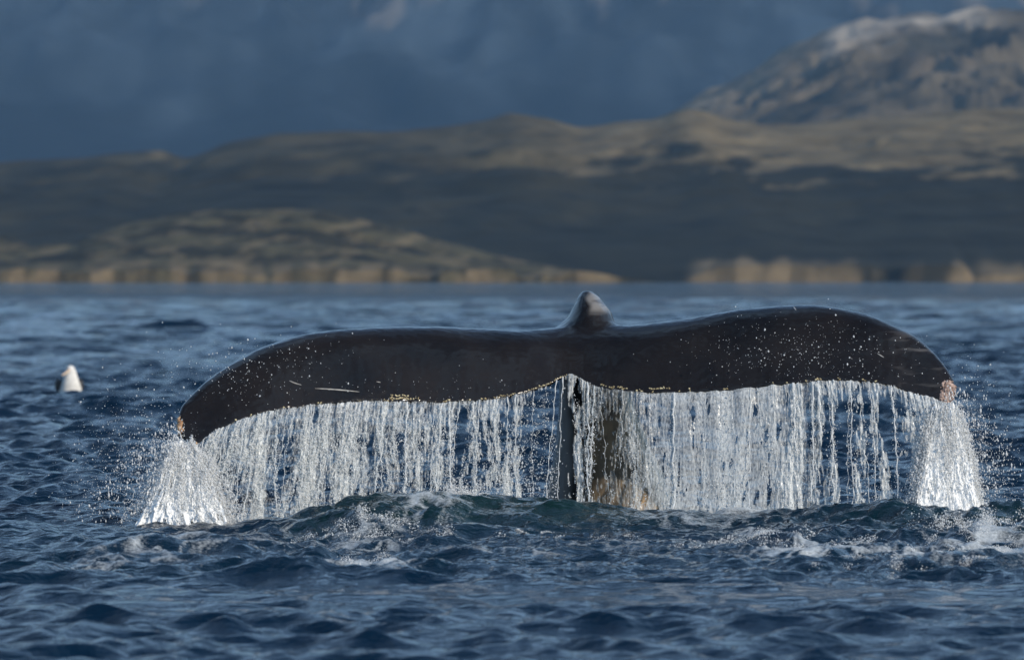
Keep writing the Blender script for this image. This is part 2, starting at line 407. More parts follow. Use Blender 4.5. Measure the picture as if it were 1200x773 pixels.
land('hill', [(-1200, 215), (-700, 195), (-300, 200), (0, 188), (100, 182), (170, 174), (195, 174), (215, 186), (260, 168), (330, 154), (400, 152), (480, 150), (540, 146), (600, 131), (640, 138), (680, 149), (720, 142), (770, 136), (790, 124), (815, 125), (850, 138), (900, 146), (1000, 138), (1100, 132), (1200, 126), (1500, 130), (2400, 190)],
     3500, 2650, 4200, 1100, 180, cover_mid, 0.16, 260, 201, (-1200, 2400), cliff_right,
     'long dark hill with tan moorland along its crest', 'hill', 0.02)

def cover_high(px, py, x, y, z, t, g, cl, gx):
    n = fbm(x / 120, y / 200, 5, 91)
    c = np.tile(np.array([.100, .083, .056]), (len(px), 1))
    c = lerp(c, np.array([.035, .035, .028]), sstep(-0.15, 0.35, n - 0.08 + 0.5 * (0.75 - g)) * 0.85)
    c = lerp(c, np.array([0.16, 0.126, 0.085]), 0.7 * sstep(.15, .7, fbm(x / 90 + 9, y / 150, 4, 92)))
    cr = np.interp(px, [760, 800, 850, 900, 970, 1000, 1050, 1130, 1200], [152, 120, 95, 72, 35, 27, 20, 12, 10])
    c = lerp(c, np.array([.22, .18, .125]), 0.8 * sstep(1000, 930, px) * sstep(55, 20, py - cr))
    sn = sstep(30, 12, (py - cr) + 22 * n) * sstep(950, 985, px) * sstep(1200, 1120, px)
    c = lerp(c, SNOW * 0.6, sn * 0.75)
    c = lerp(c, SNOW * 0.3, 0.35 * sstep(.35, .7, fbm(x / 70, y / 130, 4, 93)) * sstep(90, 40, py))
    return c
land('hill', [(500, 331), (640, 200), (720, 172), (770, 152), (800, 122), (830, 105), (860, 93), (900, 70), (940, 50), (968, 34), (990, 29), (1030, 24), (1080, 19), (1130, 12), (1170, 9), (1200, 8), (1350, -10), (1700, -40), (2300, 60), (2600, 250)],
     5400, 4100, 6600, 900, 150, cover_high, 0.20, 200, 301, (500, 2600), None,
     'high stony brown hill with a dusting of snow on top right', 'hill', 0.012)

def cover_back(px, py, x, y, z, t, g, cl, gx):
    n = fbm(x / 300, y / 500, 5, 95)
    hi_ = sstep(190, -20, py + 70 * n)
    c = lerp(np.tile(SLATE_SHADED * 0.3, (len(px), 1)), SLATE_SHADED * 2.6, hi_ * (0.5 + 0.5 * sstep(-.4, .5, fbm(x / 90, y / 260, 5, 97))))  # cloud shade over the mountain put into its darker rock colour
    sn = sstep(0.42, 0.8, fbm(x / 90, y / 420, 5, 96) + 0.012 * (14 - py)) * sstep(70, 10, py)
    sn = np.maximum(sn, np.exp(-((px - 1140) / 14) ** 2 - ((py + 1) / 12) ** 2))
    sn = np.maximum(sn, 0.8 * np.exp(-((px - 466) / 8) ** 2 - ((py - 7) / 12) ** 2) + 0.5 * np.exp(-((px - 232) / 16) ** 2 - ((py + 2) / 7) ** 2))
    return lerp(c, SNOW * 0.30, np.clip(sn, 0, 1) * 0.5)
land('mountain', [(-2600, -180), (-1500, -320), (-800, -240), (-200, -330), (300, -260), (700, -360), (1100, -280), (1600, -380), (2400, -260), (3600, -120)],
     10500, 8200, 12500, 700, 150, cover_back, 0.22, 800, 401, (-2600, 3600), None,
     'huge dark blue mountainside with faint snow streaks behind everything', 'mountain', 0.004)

# ------------------------------------------------------------------ haze
def build_haze():
    me = bpy.data.meshes.new('haze')
    bm = bmesh.new(); bmesh.ops.create_cube(bm, size=2.0)
    for v in bm.verts:
        v.co = Vector((v.co.x * 15000, v.co.y * 15000, -3.5 if v.co.z < 0 else 1400))
    bm.to_mesh(me); bm.free()
    m = bpy.data.materials.new('haze_air'); m.use_nodes = True
    t = m.node_tree; t.nodes.remove(t.nodes['Principled BSDF'])
    v = nd(t, 'ShaderNodeVolumePrincipled')
    v.inputs['Color'].default_value = (0.29, 0.55, 0.90, 1)
    v.inputs['Density'].default_value = 4.0e-5
    v.inputs['Anisotropy'].default_value = 0.0
    t.links.new(v.outputs[0], t.nodes['Material Output'].inputs['Volume'])
    o = add_obj('haze', me, m)
    tag(o, 'thin blue haze over the water and far hills', 'haze', 'stuff')
build_haze()

# ------------------------------------------------------------------ the whale: flukes and tail stock as one body
ST = np.array([  # crest (px,py), trailing edge (px,py), chord depth (m)
    (207, 497, 224, 528, .10), (212, 478, 237, 517, .20), (224, 463, 252, 506, .28), (242, 446, 272, 496, .36), (265, 430, 296, 487, .43),
    (300, 410, 326, 480, .50), (340, 396, 356, 476, .56), (380, 388, 388, 473, .60), (430, 384, 432, 470, .64), (480, 382, 480, 471, .68),
    (530, 383, 530, 471, .72), (580, 386, 575, 468, .75), (620, 386, 612, 461, .76), (645, 384, 642, 452, .76), (667, 381, 668, 439, .74),
    (690, 381, 690, 449, .76), (720, 381, 715, 456, .76), (760, 379, 756, 460, .75), (800, 374, 800, 460, .72), (840, 367, 840, 458, .70),
    (880, 361, 880, 455, .67), (920, 358, 920, 450, .64), (955, 358, 955, 447, .60), (990, 363, 990, 446, .55), (1020, 370, 1020, 448, .50),
    (1045, 380, 1043, 452, .44), (1070, 393, 1065, 459, .38), (1090, 409, 1083, 464, .32), (1105, 426, 1097, 468, .25), (1116, 442, 1106, 471, .18), (1121, 455, 1114, 474, .10)])
NS = 260
S = interp_curve(ST, NS)
edge_n = 1.4 * fbm(S[:, 2] / 9.0, 0 * S[:, 2], 3, 7) + 1.2 * noise2(S[:, 2] / 24.0, 0 * S[:, 2] + 3, 8)
S[:, 3] += edge_n * sstep(1, 14, np.arange(NS)) * sstep(NS - 1, NS - 14, np.arange(NS))
D_T = 29.62 + 0.10 * np.exp(-((S[:, 2] - 668) / 40) ** 2) - 0.62 * (np.clip(668 - S[:, 2], 0, 999) / 450) ** 1.15
EDGE = np.array([P(a, b, d) for a, b, d in zip(S[:, 2], S[:, 3], D_T)])       # trailing edge, world

def build_fluke_bm(bm):
    up = np.array([(0.0, 0.0), (0.03, .10), (.07, .235), (.115, .38), (.165, .53), (.22, .67), (.28, .79), (.345, .875), (.42, .94), (.50, .98), (.60, 1.0), (.68, .99), (.76, .93), (.87, .86), (.95, .80), (1.0, .72)])
    lo = np.array([(.985, .64), (.90, .56), (.75, .52), (.58, .50), (.42, .45), (.30, .36), (.21, .24), (.13, .10), (.07, .0), (.03, -.03)])
    prof = np.vstack([interp_curve(up, 40), interp_curve(lo, 24)])
    rings = []
    for i in range(NS):
        cx, cy, tx, ty, D = S[i]
        T = EDGE[i]; dC = T[1] + 0.42 * D
        C = P(cx, cy, dC + .18 * D)
        ring = []
        for (a, w) in prof:
            lat = T[0] + (C[0] - T[0]) * (w if a < .60 else 1.0)
            ring.append(bm.verts.new((lat, T[1] + a * D, T[2] + (C[2] - T[2]) * w)))
        rings.append(ring)
    n = len(prof)
    for a, b in zip(rings[:-1], rings[1:]):
        for j in range(n): bm.faces.new((a[j], a[(j + 1) % n], b[(j + 1) % n], b[j]))
    bm.faces.new(rings[0][::-1]); bm.faces.new(rings[-1])

def loft(bm, secs, n=28):
    """secs: centre, half-width (x), half-depth along axis v, v direction."""
    rings = []
    for c, a, b, u, v in secs:
        rings.append([bm.verts.new(tuple(np.array(c) + a * math.cos(t) * np.array(u) + b * math.sin(t) * np.array(v))) for t in np.linspace(0, 2 * np.pi, n, endpoint=False)])
    for r, s in zip(rings[:-1], rings[1:]):
        for j in range(n): bm.faces.new((r[j], r[(j + 1) % n], s[(j + 1) % n], s[j]))
    bm.faces.new(rings[0][::-1]); bm.faces.new(rings[-1])

def build_whale():
    bm = bmesh.new()
    build_fluke_bm(bm)
    # tail stock: behind the flukes, going down into the water
    path = [(676, 420, 29.98, .14, .09), (684, 404, 30.12, .19, .12), (689, 404, 30.27, .19, .19), (694, 440, 30.42, .19, .24), (700, 490, 30.56, .225, .29), (707, 545, 30.72, .295, .36), (714, 600, 30.9, .38, .45), (728, 700, 31.2, .48, .56), (750, 830, 31.6, .57, .65)]
    path = interp_curve(path, 40)
    cs = np.array([P(a, b, d) for a, b, d, _, _ in path])
    tan = np.gradient(cs, axis=0); tan /= np.linalg.norm(tan, axis=1)[:, None]
    secs = []
    for c, q, tg in zip(cs, path, tan):
        u = np.array([1.0, 0, 0]) - tg * tg[0]; u /= np.linalg.norm(u)
        v = np.cross(tg, u)
        secs.append((c, q[3], q[4], u, v))
    loft(bm, secs)
    # the knuckle: keel of the tail stock standing above the flukes
    kn = [(408, 683, 46, .20, 30.24), (394, 685, 42, .24, 30.23), (386, 688, 37, .26, 30.23), (380, 690, 30, .25, 30.23), (374, 691.5, 27.5, .24, 30.23), (367, 692, 24.5, .215, 30.23), (360, 691, 20.5, .185, 30.23), (354, 690, 16.5, .15, 30.23), (348, 689, 12.8, .11, 30.23), (344, 688, 8.6, .085, 30.24), (341, 687.5, 5, .05, 30.24)]
    secs = []
    for py, px, hw, hd, d in interp_curve(kn, 30):
        secs.append((P(px, py, d), max(hw, 2) / F_PX * d, hd, np.array([1., 0, 0]), np.array([0, 1., 0])))
    loft(bm, secs)
    bmesh.ops.recalc_face_normals(bm, faces=bm.faces)
    me0 = bpy.data.meshes.new('whale_raw'); bm.to_mesh(me0); bm.free()
    tmp = bpy.data.objects.new('whale_raw', me0); COL.objects.link(tmp)
    rm = tmp.modifiers.new('r', 'REMESH'); rm.mode = 'VOXEL'; rm.voxel_size = 0.0085
    sm = tmp.modifiers.new('s', 'SMOOTH'); sm.factor = 0.5; sm.iterations = 7
    dg = bpy.context.evaluated_depsgraph_get()
    me = bpy.data.meshes.new_from_object(tmp.evaluated_get(dg))
    bpy.data.objects.remove(tmp)
    n = len(me.vertices)
    co = np.empty(n * 3, np.float32); me.vertices.foreach_get('co', co); co = co.reshape(-1, 3)
    no = np.empty(n * 3, np.float32); me.vertices.foreach_get('normal', no); no = no.reshape(-1, 3)
    ed = np.empty(len(me.edges) * 2, np.int32); me.edges.foreach_get('vertices', ed); ed = ed.reshape(-1, 2)
    near = np.exp(-((co[:, 0] - .425) / .26) ** 2 - ((co[:, 2] - 1.01) / .10) ** 2 - ((co[:, 1] - 30.05) / .4) ** 2) * sstep(1.15, 1.09, co[:, 2])
    deg = np.bincount(ed.ravel(), minlength=n)[:, None]
    for _ in range(90):
        acc = np.stack([np.bincount(ed[:, 0], co[ed[:, 1], q], n) + np.bincount(ed[:, 1], co[ed[:, 0], q], n) for q in range(3)], 1)
        co += (acc / deg - co) * (0.6 * near)[:, None]
    me.vertices.foreach_set('co', co.astype(np.float32).ravel()); me.update()
    me.vertices.foreach_get('normal', no.ravel()) if False else None
    co += no * (0.004 * noise2(co[:, 0] * 5, co[:, 2] * 5 + co[:, 1] * 3, 15) + 0.0012 * noise2(co[:, 0] * 26, co[:, 2] * 24 + co[:, 1] * 17, 16))[:, None]
    me.vertices.foreach_set('co', co.astype(np.float32).ravel()); me.update()
    me.polygons.foreach_set('use_smooth', np.ones(len(me.polygons), bool))
    stock = sstep(30.16, 30.30, co[:, 1]) * sstep(1.02, 0.80, co[:, 2]) * sstep(0.0, -0.1, np.abs(co[:, 0] - 0.45) - 0.6)
    left = sstep(.36, .30, co[:, 0] + .02 * noise2(co[:, 2] * 6, co[:, 0] * 0, 19))  # pale strip on this side: sky reflection painted into the skin colour
    pole = stock
    stock = pole * np.clip(left + .45 * sstep(.44, .5, co[:, 0]), 0.06, 1)
    tan_m = pole * sstep(0.38, 0.48, co[:, 0] + 0.05 * noise2(co[:, 0] * 4, co[:, 2] * 3, 17)) * (0.45 + 0.55 * sstep(-.3, .3, fbm(co[:, 0] * 6, co[:, 2] * 3, 3, 18)))
    knob_sheen = sstep(1.10, 1.15, co[:, 2]) * sstep(.405, .45, co[:, 0] + .03 * noise2(co[:, 2] * 18, co[:, 0] * 14, 20)) * (np.abs(co[:, 0] - .43) < .2)  # wet reflection on the right flank, painted into the skin colour
    fattr(me, 'pale', tan_m); fattr(me, 'stock', np.maximum(stock, .85 * knob_sheen))
    tip = sstep(1.95, 2.25, co[:, 0]) + 0.0
    tip = np.maximum(tip, 2.2 * sstep(1.09, 1.14, co[:, 2]) * sstep(.41, .44, co[:, 0]) * (np.abs(co[:, 0] - .43) < .2))  # mask holds the tip scrapes and the painted sheen of the knuckle
    fattr(me, 'scuff_sheen', tip)
    m, t, b = new_mat('whale_skin')
    tc = nd(t, 'ShaderNodeTexCoord')
    n1 = nd(t, 'ShaderNodeTexNoise'); n1.inputs['Scale'].default_value = 3.0; n1.inputs['Detail'].default_value = 6
    t.links.new(tc.outputs['Object'], n1.inputs['Vector'])
    r1 = nd(t, 'ShaderNodeValToRGB')
    r1.color_ramp.elements[0].position = .3; r1.color_ramp.elements[0].color = (0.0065, 0.0058, 0.0062, 1)
    r1.color_ramp.elements[1].position = .75; r1.color_ramp.elements[1].color = (0.0175, 0.0140, 0.0125, 1)
    t.links.new(n1.outputs['Fac'], r1.inputs[0])
    pale = nd(t, 'ShaderNodeAttribute', attribute_name='pale')
    mx = nd(t, 'ShaderNodeMix', data_type='RGBA'); mx.inputs[7].default_value = (0.44, 0.31, 0.19, 1)
    t.links.new(pale.outputs['Fac'], mx.inputs[0]); t.links.new(r1.outputs[0], mx.inputs[6])
    stk = nd(t, 'ShaderNodeAttribute', attribute_name='stock')
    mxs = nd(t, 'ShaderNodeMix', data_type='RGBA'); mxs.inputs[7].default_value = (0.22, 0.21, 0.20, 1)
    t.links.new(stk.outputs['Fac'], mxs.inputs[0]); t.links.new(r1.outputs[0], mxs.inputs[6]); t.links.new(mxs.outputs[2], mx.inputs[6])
    # grey healed scrapes streaking the right lobe, plus sheen painted on the knob
    mp = nd(t, 'ShaderNodeMapping'); mp.inputs['Rotation'].default_value = (0, R(28), 0); mp.inputs['Scale'].default_value = (3.2, 3, 22)
    n3 = nd(t, 'ShaderNodeTexNoise'); n3.inputs['Scale'].default_value = 1.0; n3.inputs['Detail'].default_value = 4
    t.links.new(tc.outputs['Object'], mp.inputs[0]); t.links.new(mp.outputs[0], n3.inputs['Vector'])
    r3 = nd(t, 'ShaderNodeMapRange'); r3.inputs[1].default_value = .54; r3.inputs[2].default_value = .70
    t.links.new(n3.outputs['Fac'], r3.inputs[0])
    sc = nd(t, 'ShaderNodeAttribute', attribute_name='scuff_sheen')
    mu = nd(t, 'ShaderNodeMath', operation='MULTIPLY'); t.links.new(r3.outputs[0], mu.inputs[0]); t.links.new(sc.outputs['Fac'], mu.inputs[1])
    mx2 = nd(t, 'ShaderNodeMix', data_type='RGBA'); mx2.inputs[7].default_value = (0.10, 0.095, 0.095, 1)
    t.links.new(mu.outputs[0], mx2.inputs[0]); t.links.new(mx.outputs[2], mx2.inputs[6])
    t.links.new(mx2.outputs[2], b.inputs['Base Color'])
    b.inputs['Roughness'].default_value = 0.16
    b.inputs['IOR'].default_value = 1.4
    n2 = nd(t, 'ShaderNodeTexNoise'); n2.inputs['Scale'].default_value = 60; n2.inputs['Detail'].default_value = 4
    t.links.new(tc.outputs['Object'], n2.inputs['Vector'])
    bp = nd(t, 'ShaderNodeBump'); bp.inputs['Strength'].default_value = 0.06; bp.inputs['Distance'].default_value = 0.01
    t.links.new(n2.outputs['Fac'], bp.inputs['Height']); t.links.new(bp.outputs[0], b.inputs['Normal'])
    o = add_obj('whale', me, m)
    tag(o, 'black humpback whale tail with wide drooping flukes raised from the sea', 'whale')
    return o
whale = build_whale()
_bm = bmesh.new(); _bm.from_mesh(whale.data); SKIN = BVHTree.FromBMesh(_bm); _bm.free()

def on_skin(px, py):
    p = P(px, py, 30.0); o = Vector((0, 0, CAM_H)); d = (Vector(p) - o).normalized()
    h = SKIN.ray_cast(o, d)
    return (np.array(h[0]), np.array(h[1])) if h[0] is not None else (None, None)

ICO = None
def ico(sub):
    bm = bmesh.new(); bmesh.ops.create_icosphere(bm, subdivisions=sub, radius=1.0)
    v = np.array([x.co[:] for x in bm.verts]); f = np.array([[q.index for q in x.verts] for x in bm.faces]); bm.free()
    return v, f
ICO1, ICO2 = ico(1), ico(2)
OCT = (np.array([(1., 0, 0), (-1, 0, 0), (0, 1, 0), (0, -1, 0), (0, 0, 1), (0, 0, -1)]), np.array([(0, 2, 4), (2, 1, 4), (1, 3, 4), (3, 0, 4), (2, 0, 5), (1, 2, 5), (3, 1, 5), (0, 3, 5)]))

def blobs(c, r, stretch=None, axis=None, base=ICO1, wob=0.0):
    """Many little balls: centres (N,3), radii (N,), stretched along unit axis (N,3)."""
    v, f = base; N = len(c)
    V = np.repeat(v[None], N, 0)
    if wob: V = V * (1 + wob * (rng.random((N, len(v), 1)) - .5))
    V = V * r[:, None, None]
    if stretch is not None:
        dot = np.einsum('nvk,nk->nv', V, axis)
        V = V + (stretch[:, None] - 1)[:, :, None] * dot[:, :, None] * axis[:, None, :]
    V = V + c[:, None, :]
    Fc = f[None] + (np.arange(N) * len(v))[:, None, None]
    return V.reshape(-1, 3), Fc.reshape(-1, 3)

def simple_mat(name, c1, c2, scale, rough=0.6):
    m, t, b = new_mat(name)
    tc = nd(t, 'ShaderNodeTexCoord')
    n = nd(t, 'ShaderNodeTexNoise'); n.inputs['Scale'].default_value = scale; n.inputs['Detail'].default_value = 5
    t.links.new(tc.outputs['Object'], n.inputs['Vector'])
    r = nd(t, 'ShaderNodeValToRGB'); r.color_ramp.elements[0].position = .35; r.color_ramp.elements[1].position = .65
    r.color_ramp.elements[0].color = (*c1, 1); r.color_ramp.elements[1].color = (*c2, 1)
    t.links.new(n.outputs['Fac'], r.inputs[0]); t.links.new(r.outputs[0], b.inputs['Base Color'])
    b.inputs['Roughness'].default_value = rough
    return m
M_BARN_PEACH = simple_mat('barnacle_peach', (0.30, 0.15, 0.07), (0.62, 0.44, 0.28), 30)
M_BARN_PINK = simple_mat('barnacle_pink', (0.16, 0.10, 0.08), (0.52, 0.38, 0.32), 40)
M_SCAR = simple_mat('pale_yellow_crust', (0.22, 0.16, 0.07), (0.62, 0.54, 0.34), 50)
M_SCRATCH = simple_mat('pale_scar', (0.30, 0.29, 0.28), (0.5, 0.49, 0.47), 40)

def crust(name, pts, rad, mat, flat=0.5, label=None):
    """Barnacles: little craters sitting on the skin where each pixel of pts meets it."""
    c, nn, r = [], [], []
    for (px, py), q in zip(pts, rad):
        h, n = on_skin(px, py)
        if h is None: continue
        c.append(h); nn.append(n); r.append(q)
    if not c: return None
    c = np.array(c); nn = np.array(nn); r = np.array(r)
    v, f = blobs(c, r, np.full(len(c), flat), nn, ICO1, 0.5)
    o = add_obj(name, make_mesh(name, v, f), mat, whale)
    if label: o['label'] = label
    return o

def cloud_px(n, cx, cy, sx, sy): return np.stack([rng.normal(cx, sx, n), rng.normal(cy, sy, n)], 1)

pts = cloud_px(22, 226, 525, 3, 3)
crust('barnacle_cluster', pts, rng.uniform(.006, .013, len(pts)), M_BARN_PEACH, .6)
pts = np.stack([rng.normal(208, 2.2, 70) + np.linspace(0, 3, 70), np.linspace(486, 508, 70) + rng.normal(0, 1.5, 70)], 1)
crust('barnacle_cluster', pts, rng.uniform(.006, .014, len(pts)), M_BARN_PEACH, .6, 'peach barnacles on the left fluke tip')
pts = np.vstack([cloud_px(230, 1112, 459, 5, 8), cloud_px(70, 1106, 466, 4.5, 3.5)])
pts = pts[(np.abs(pts[:, 0] - 1111) < 9.5) & (np.abs(pts[:, 1] - 460) < 15)]
crust('barnacle_cluster', pts, rng.uniform(.004, .012, len(pts)), M_BARN_PINK, .6, 'pinkish brown barnacles on the right fluke tip')
def edge_strip(px0, px1, n, lift, thick):
    px = rng.uniform(px0, px1, n)
    py = np.interp(px, S[:, 2], S[:, 3]) - 1.0 - np.abs(rng.normal(0, thick, n)) - lift
    return np.stack([px, py], 1)
k = np.clip(noise2(np.linspace(250, 1080, 900) / 14, np.zeros(900), 55) + .10, 0, 1)
px = np.linspace(250, 1080, 900)[rng.random(900) < k * 1.1]
pts = np.stack([px, np.interp(px, S[:, 2], S[:, 3]) - 1.2 - np.abs(rng.normal(0, .9, len(px)))], 1)
def patches(pts, gap=1.7):
    pts = pts[np.argsort(pts[:, 0])]
    return [q for q in np.split(pts, np.where(np.diff(pts[:, 0]) > gap)[0] + 1) if len(q) > 1]
for q in patches(pts):
    crust('edge_crust', q, rng.uniform(.002, .006, len(q)), M_SCAR, .5)
for q in (edge_strip(455, 492, 45, 2.5, .7), edge_strip(458, 480, 26, 6, .7)):
    crust('barnacle_row', q, rng.uniform(.0025, .006, len(q)), M_SCAR, .5, 'row of pale yellow crust above the left trailing edge')
for q in (edge_strip(760, 785, 35, 3.5, .8), edge_strip(704, 736, 30, 2, .8), edge_strip(578, 605, 18, 1, .9), edge_strip(618, 664, 44, .6, .8)):
    crust('edge_crust', q, rng.uniform(.002, .0055, len(q)), M_SCAR, .5)

def scratch(pts, w):
    """A healed cut: a thin raised ridge following the skin."""
    pts = interp_curve(pts, 30); c = []; nn = []
    for p in pts:
        h, n = on_skin(*p)
        if h is not None: c.append(h); nn.append(n)
    c = np.array(c); nn = np.array(nn); tg = np.gradient(c, axis=0); tg /= np.linalg.norm(tg, axis=1)[:, None]
    sd = np.cross(tg, nn)
    ww = w * np.sin(np.linspace(0.25, np.pi - .25, len(c)))[:, None]
    v = np.stack([c + sd * ww - nn * .002, c + sd * ww * .5 + nn * .0025, c - sd * ww * .5 + nn * .0025, c - sd * ww - nn * .002], 1).reshape(-1, 3)
    add_obj('scratch', make_mesh('scratch', v, grid_faces(len(c), 4)), M_SCRATCH, whale)
scratch([(369, 455), (385, 455.7), (402, 457), (421, 459)], .0045)
scratch([(339, 446), (345, 448.5), (353, 451)], .004)
scratch([(441, 447), (446, 448)], .003)
scratch([(1028, 414), (1033, 417), (1036, 419)], .004)
scratch([(930, 359.5), (933, 364)], .005)

# ------------------------------------------------------------------ falling water
def mat_drops():
    m, t, b = new_mat('falling_water')
    b.inputs['Base Color'].default_value = (0.90, 0.91, 0.91, 1)
    b.inputs['Roughness'].default_value = 0.10
    b.inputs['IOR'].default_value = 1.333
    tr = nd(t, 'ShaderNodeBsdfTranslucent'); tr.inputs[0].default_value = (0.92, 0.94, 0.95, 1)
    tp = nd(t, 'ShaderNodeBsdfTransparent')
    ms = nd(t, 'ShaderNodeMixShader'); ms.inputs[0].default_value = 0.42
    ms2 = nd(t, 'ShaderNodeMixShader'); ms2.inputs[0].default_value = 0.12
    t.links.new(b.outputs[0], ms.inputs[1]); t.links.new(tr.outputs[0], ms.inputs[2])
    t.links.new(ms.outputs[0], ms2.inputs[1]); t.links.new(tp.outputs[0], ms2.inputs[2])
    t.links.new(ms2.outputs[0], t.nodes['Material Output'].inputs['Surface'])
    return m
def mat_film(name='water_film', col=(0.70, 0.73, 0.74, 1), rough=0.15):
    m, t, b = new_mat(name)
    b.inputs['Base Color'].default_value = col
    b.inputs['Roughness'].default_value = rough; b.inputs['IOR'].default_value = 1.333
    tp = nd(t, 'ShaderNodeBsdfTransparent'); tp.inputs[0].default_value = (0.93, 0.96, 0.97, 1)
    at = nd(t, 'ShaderNodeAttribute', attribute_name='milk')
    tc = nd(t, 'ShaderNodeTexCoord')
    mp = nd(t, 'ShaderNodeMapping'); mp.inputs['Scale'].default_value = (130, 130, 48)
    n = nd(t, 'ShaderNodeTexNoise'); n.inputs['Scale'].default_value = 1; n.inputs['Detail'].default_value = 5
    t.links.new(tc.outputs['Object'], mp.inputs[0]); t.links.new(mp.outputs[0], n.inputs['Vector'])
    a1 = nd(t, 'ShaderNodeMath', operation='ADD'); t.links.new(at.outputs['Fac'], a1.inputs[0]); t.links.new(n.outputs['Fac'], a1.inputs[1])
    rp = nd(t, 'ShaderNodeMapRange'); rp.inputs[1].default_value = 0.45; rp.inputs[2].default_value = 1.15; rp.inputs[3].default_value = 0.10; rp.inputs[4].default_value = 0.95
    t.links.new(a1.outputs[0], rp.inputs[0])
    bp = nd(t, 'ShaderNodeBump'); bp.inputs['Strength'].default_value = .25; bp.inputs['Distance'].default_value = .006
    t.links.new(n.outputs['Fac'], bp.inputs['Height']); t.links.new(bp.outputs[0], b.inputs['Normal'])
    ms = nd(t, 'ShaderNodeMixShader')
    t.links.new(rp.outputs[0], ms.inputs[0]); t.links.new(tp.outputs[0], ms.inputs[1]); t.links.new(b.outputs[0], ms.inputs[2])
    t.links.new(ms.outputs[0], t.nodes['Material Output'].inputs['Surface'])
    return m
def mat_splash():
    m, t, b = new_mat('splash_water')
    b.inputs['Base Color'].default_value = (0.93, 0.94, 0.94, 1); b.inputs['Roughness'].default_value = 0.45; b.inputs['IOR'].default_value = 1.333
    tr = nd(t, 'ShaderNodeBsdfTranslucent'); tr.inputs[0].default_value = (0.95, 0.96, 0.97, 1)
    ms = nd(t, 'ShaderNodeMixShader'); ms.inputs[0].default_value = 0.42
    t.links.new(b.outputs[0], ms.inputs[1]); t.links.new(tr.outputs[0], ms.inputs[2]); t.links.new(ms.outputs[0], t.nodes['Material Output'].inputs['Surface'])
    return m
M_DROP, M_FILM, M_SPLASH = mat_drops(), mat_film(), mat_splash()
M_FROTH = mat_film('white_froth', (0.92, 0.93, 0.93, 1), 0.4)

def edge_at(px):
    return tuple(np.interp(px, S[:, 2], EDGE[:, q]) for q in range(3))

def drift(px):                       # sideways shift (m) at the bottom of the fall
    return np.interp(px, [205, 240, 300, 400, 640, 900, 1040, 1080, 1120], [-.24, -.14, -.07, -.05, -.015, .0, .04, .06, .16])

def fall(px, v, off=0.0):
    """World position of water that left the edge at px, v = 0 at the edge .. 1 at the sea."""
    x, d, z = edge_at(px)
    return np.stack([x + drift(px) * v ** 0.7, d + 0.006 - 0.13 * np.sqrt(np.maximum(v, 0)) + off, (z + 0.004) * (1 - v) - 0.02 * v], -1)

def cover_px(px):                    # how much of the curtain there is, along the edge
    return np.interp(px, [205, 235, 300, 420, 500, 560, 612, 630, 650, 668, 690, 780, 800, 950, 962, 985, 1040, 1062, 1080, 1120],
                     [.95, .9, .8, .72, .6, .48, .40, .18, .30, .42, .46, .5, .8, .78, .5, .32, .42, .75, .9, .95])

def columns(px, v, seed):
    """The curtain's clumping: leaning dense columns, finer lace inside them (about -1 .. 1)."""
    w = px + 5.0 * noise2(px / 40, v * 1.6, seed + 5) + 2.2 * noise2(px / 14, v * 4, seed + 15)
    return 0.62 * noise2(w / 19, v * 0.9, seed + 6) + 0.42 * noise2(w / 7.5, v * 2.2, seed + 7) + 0.25 * noise2(w / 3.2, v * 6, seed + 8) + 0.30 * noise2(w / 2.0, v * 20, seed + 9)

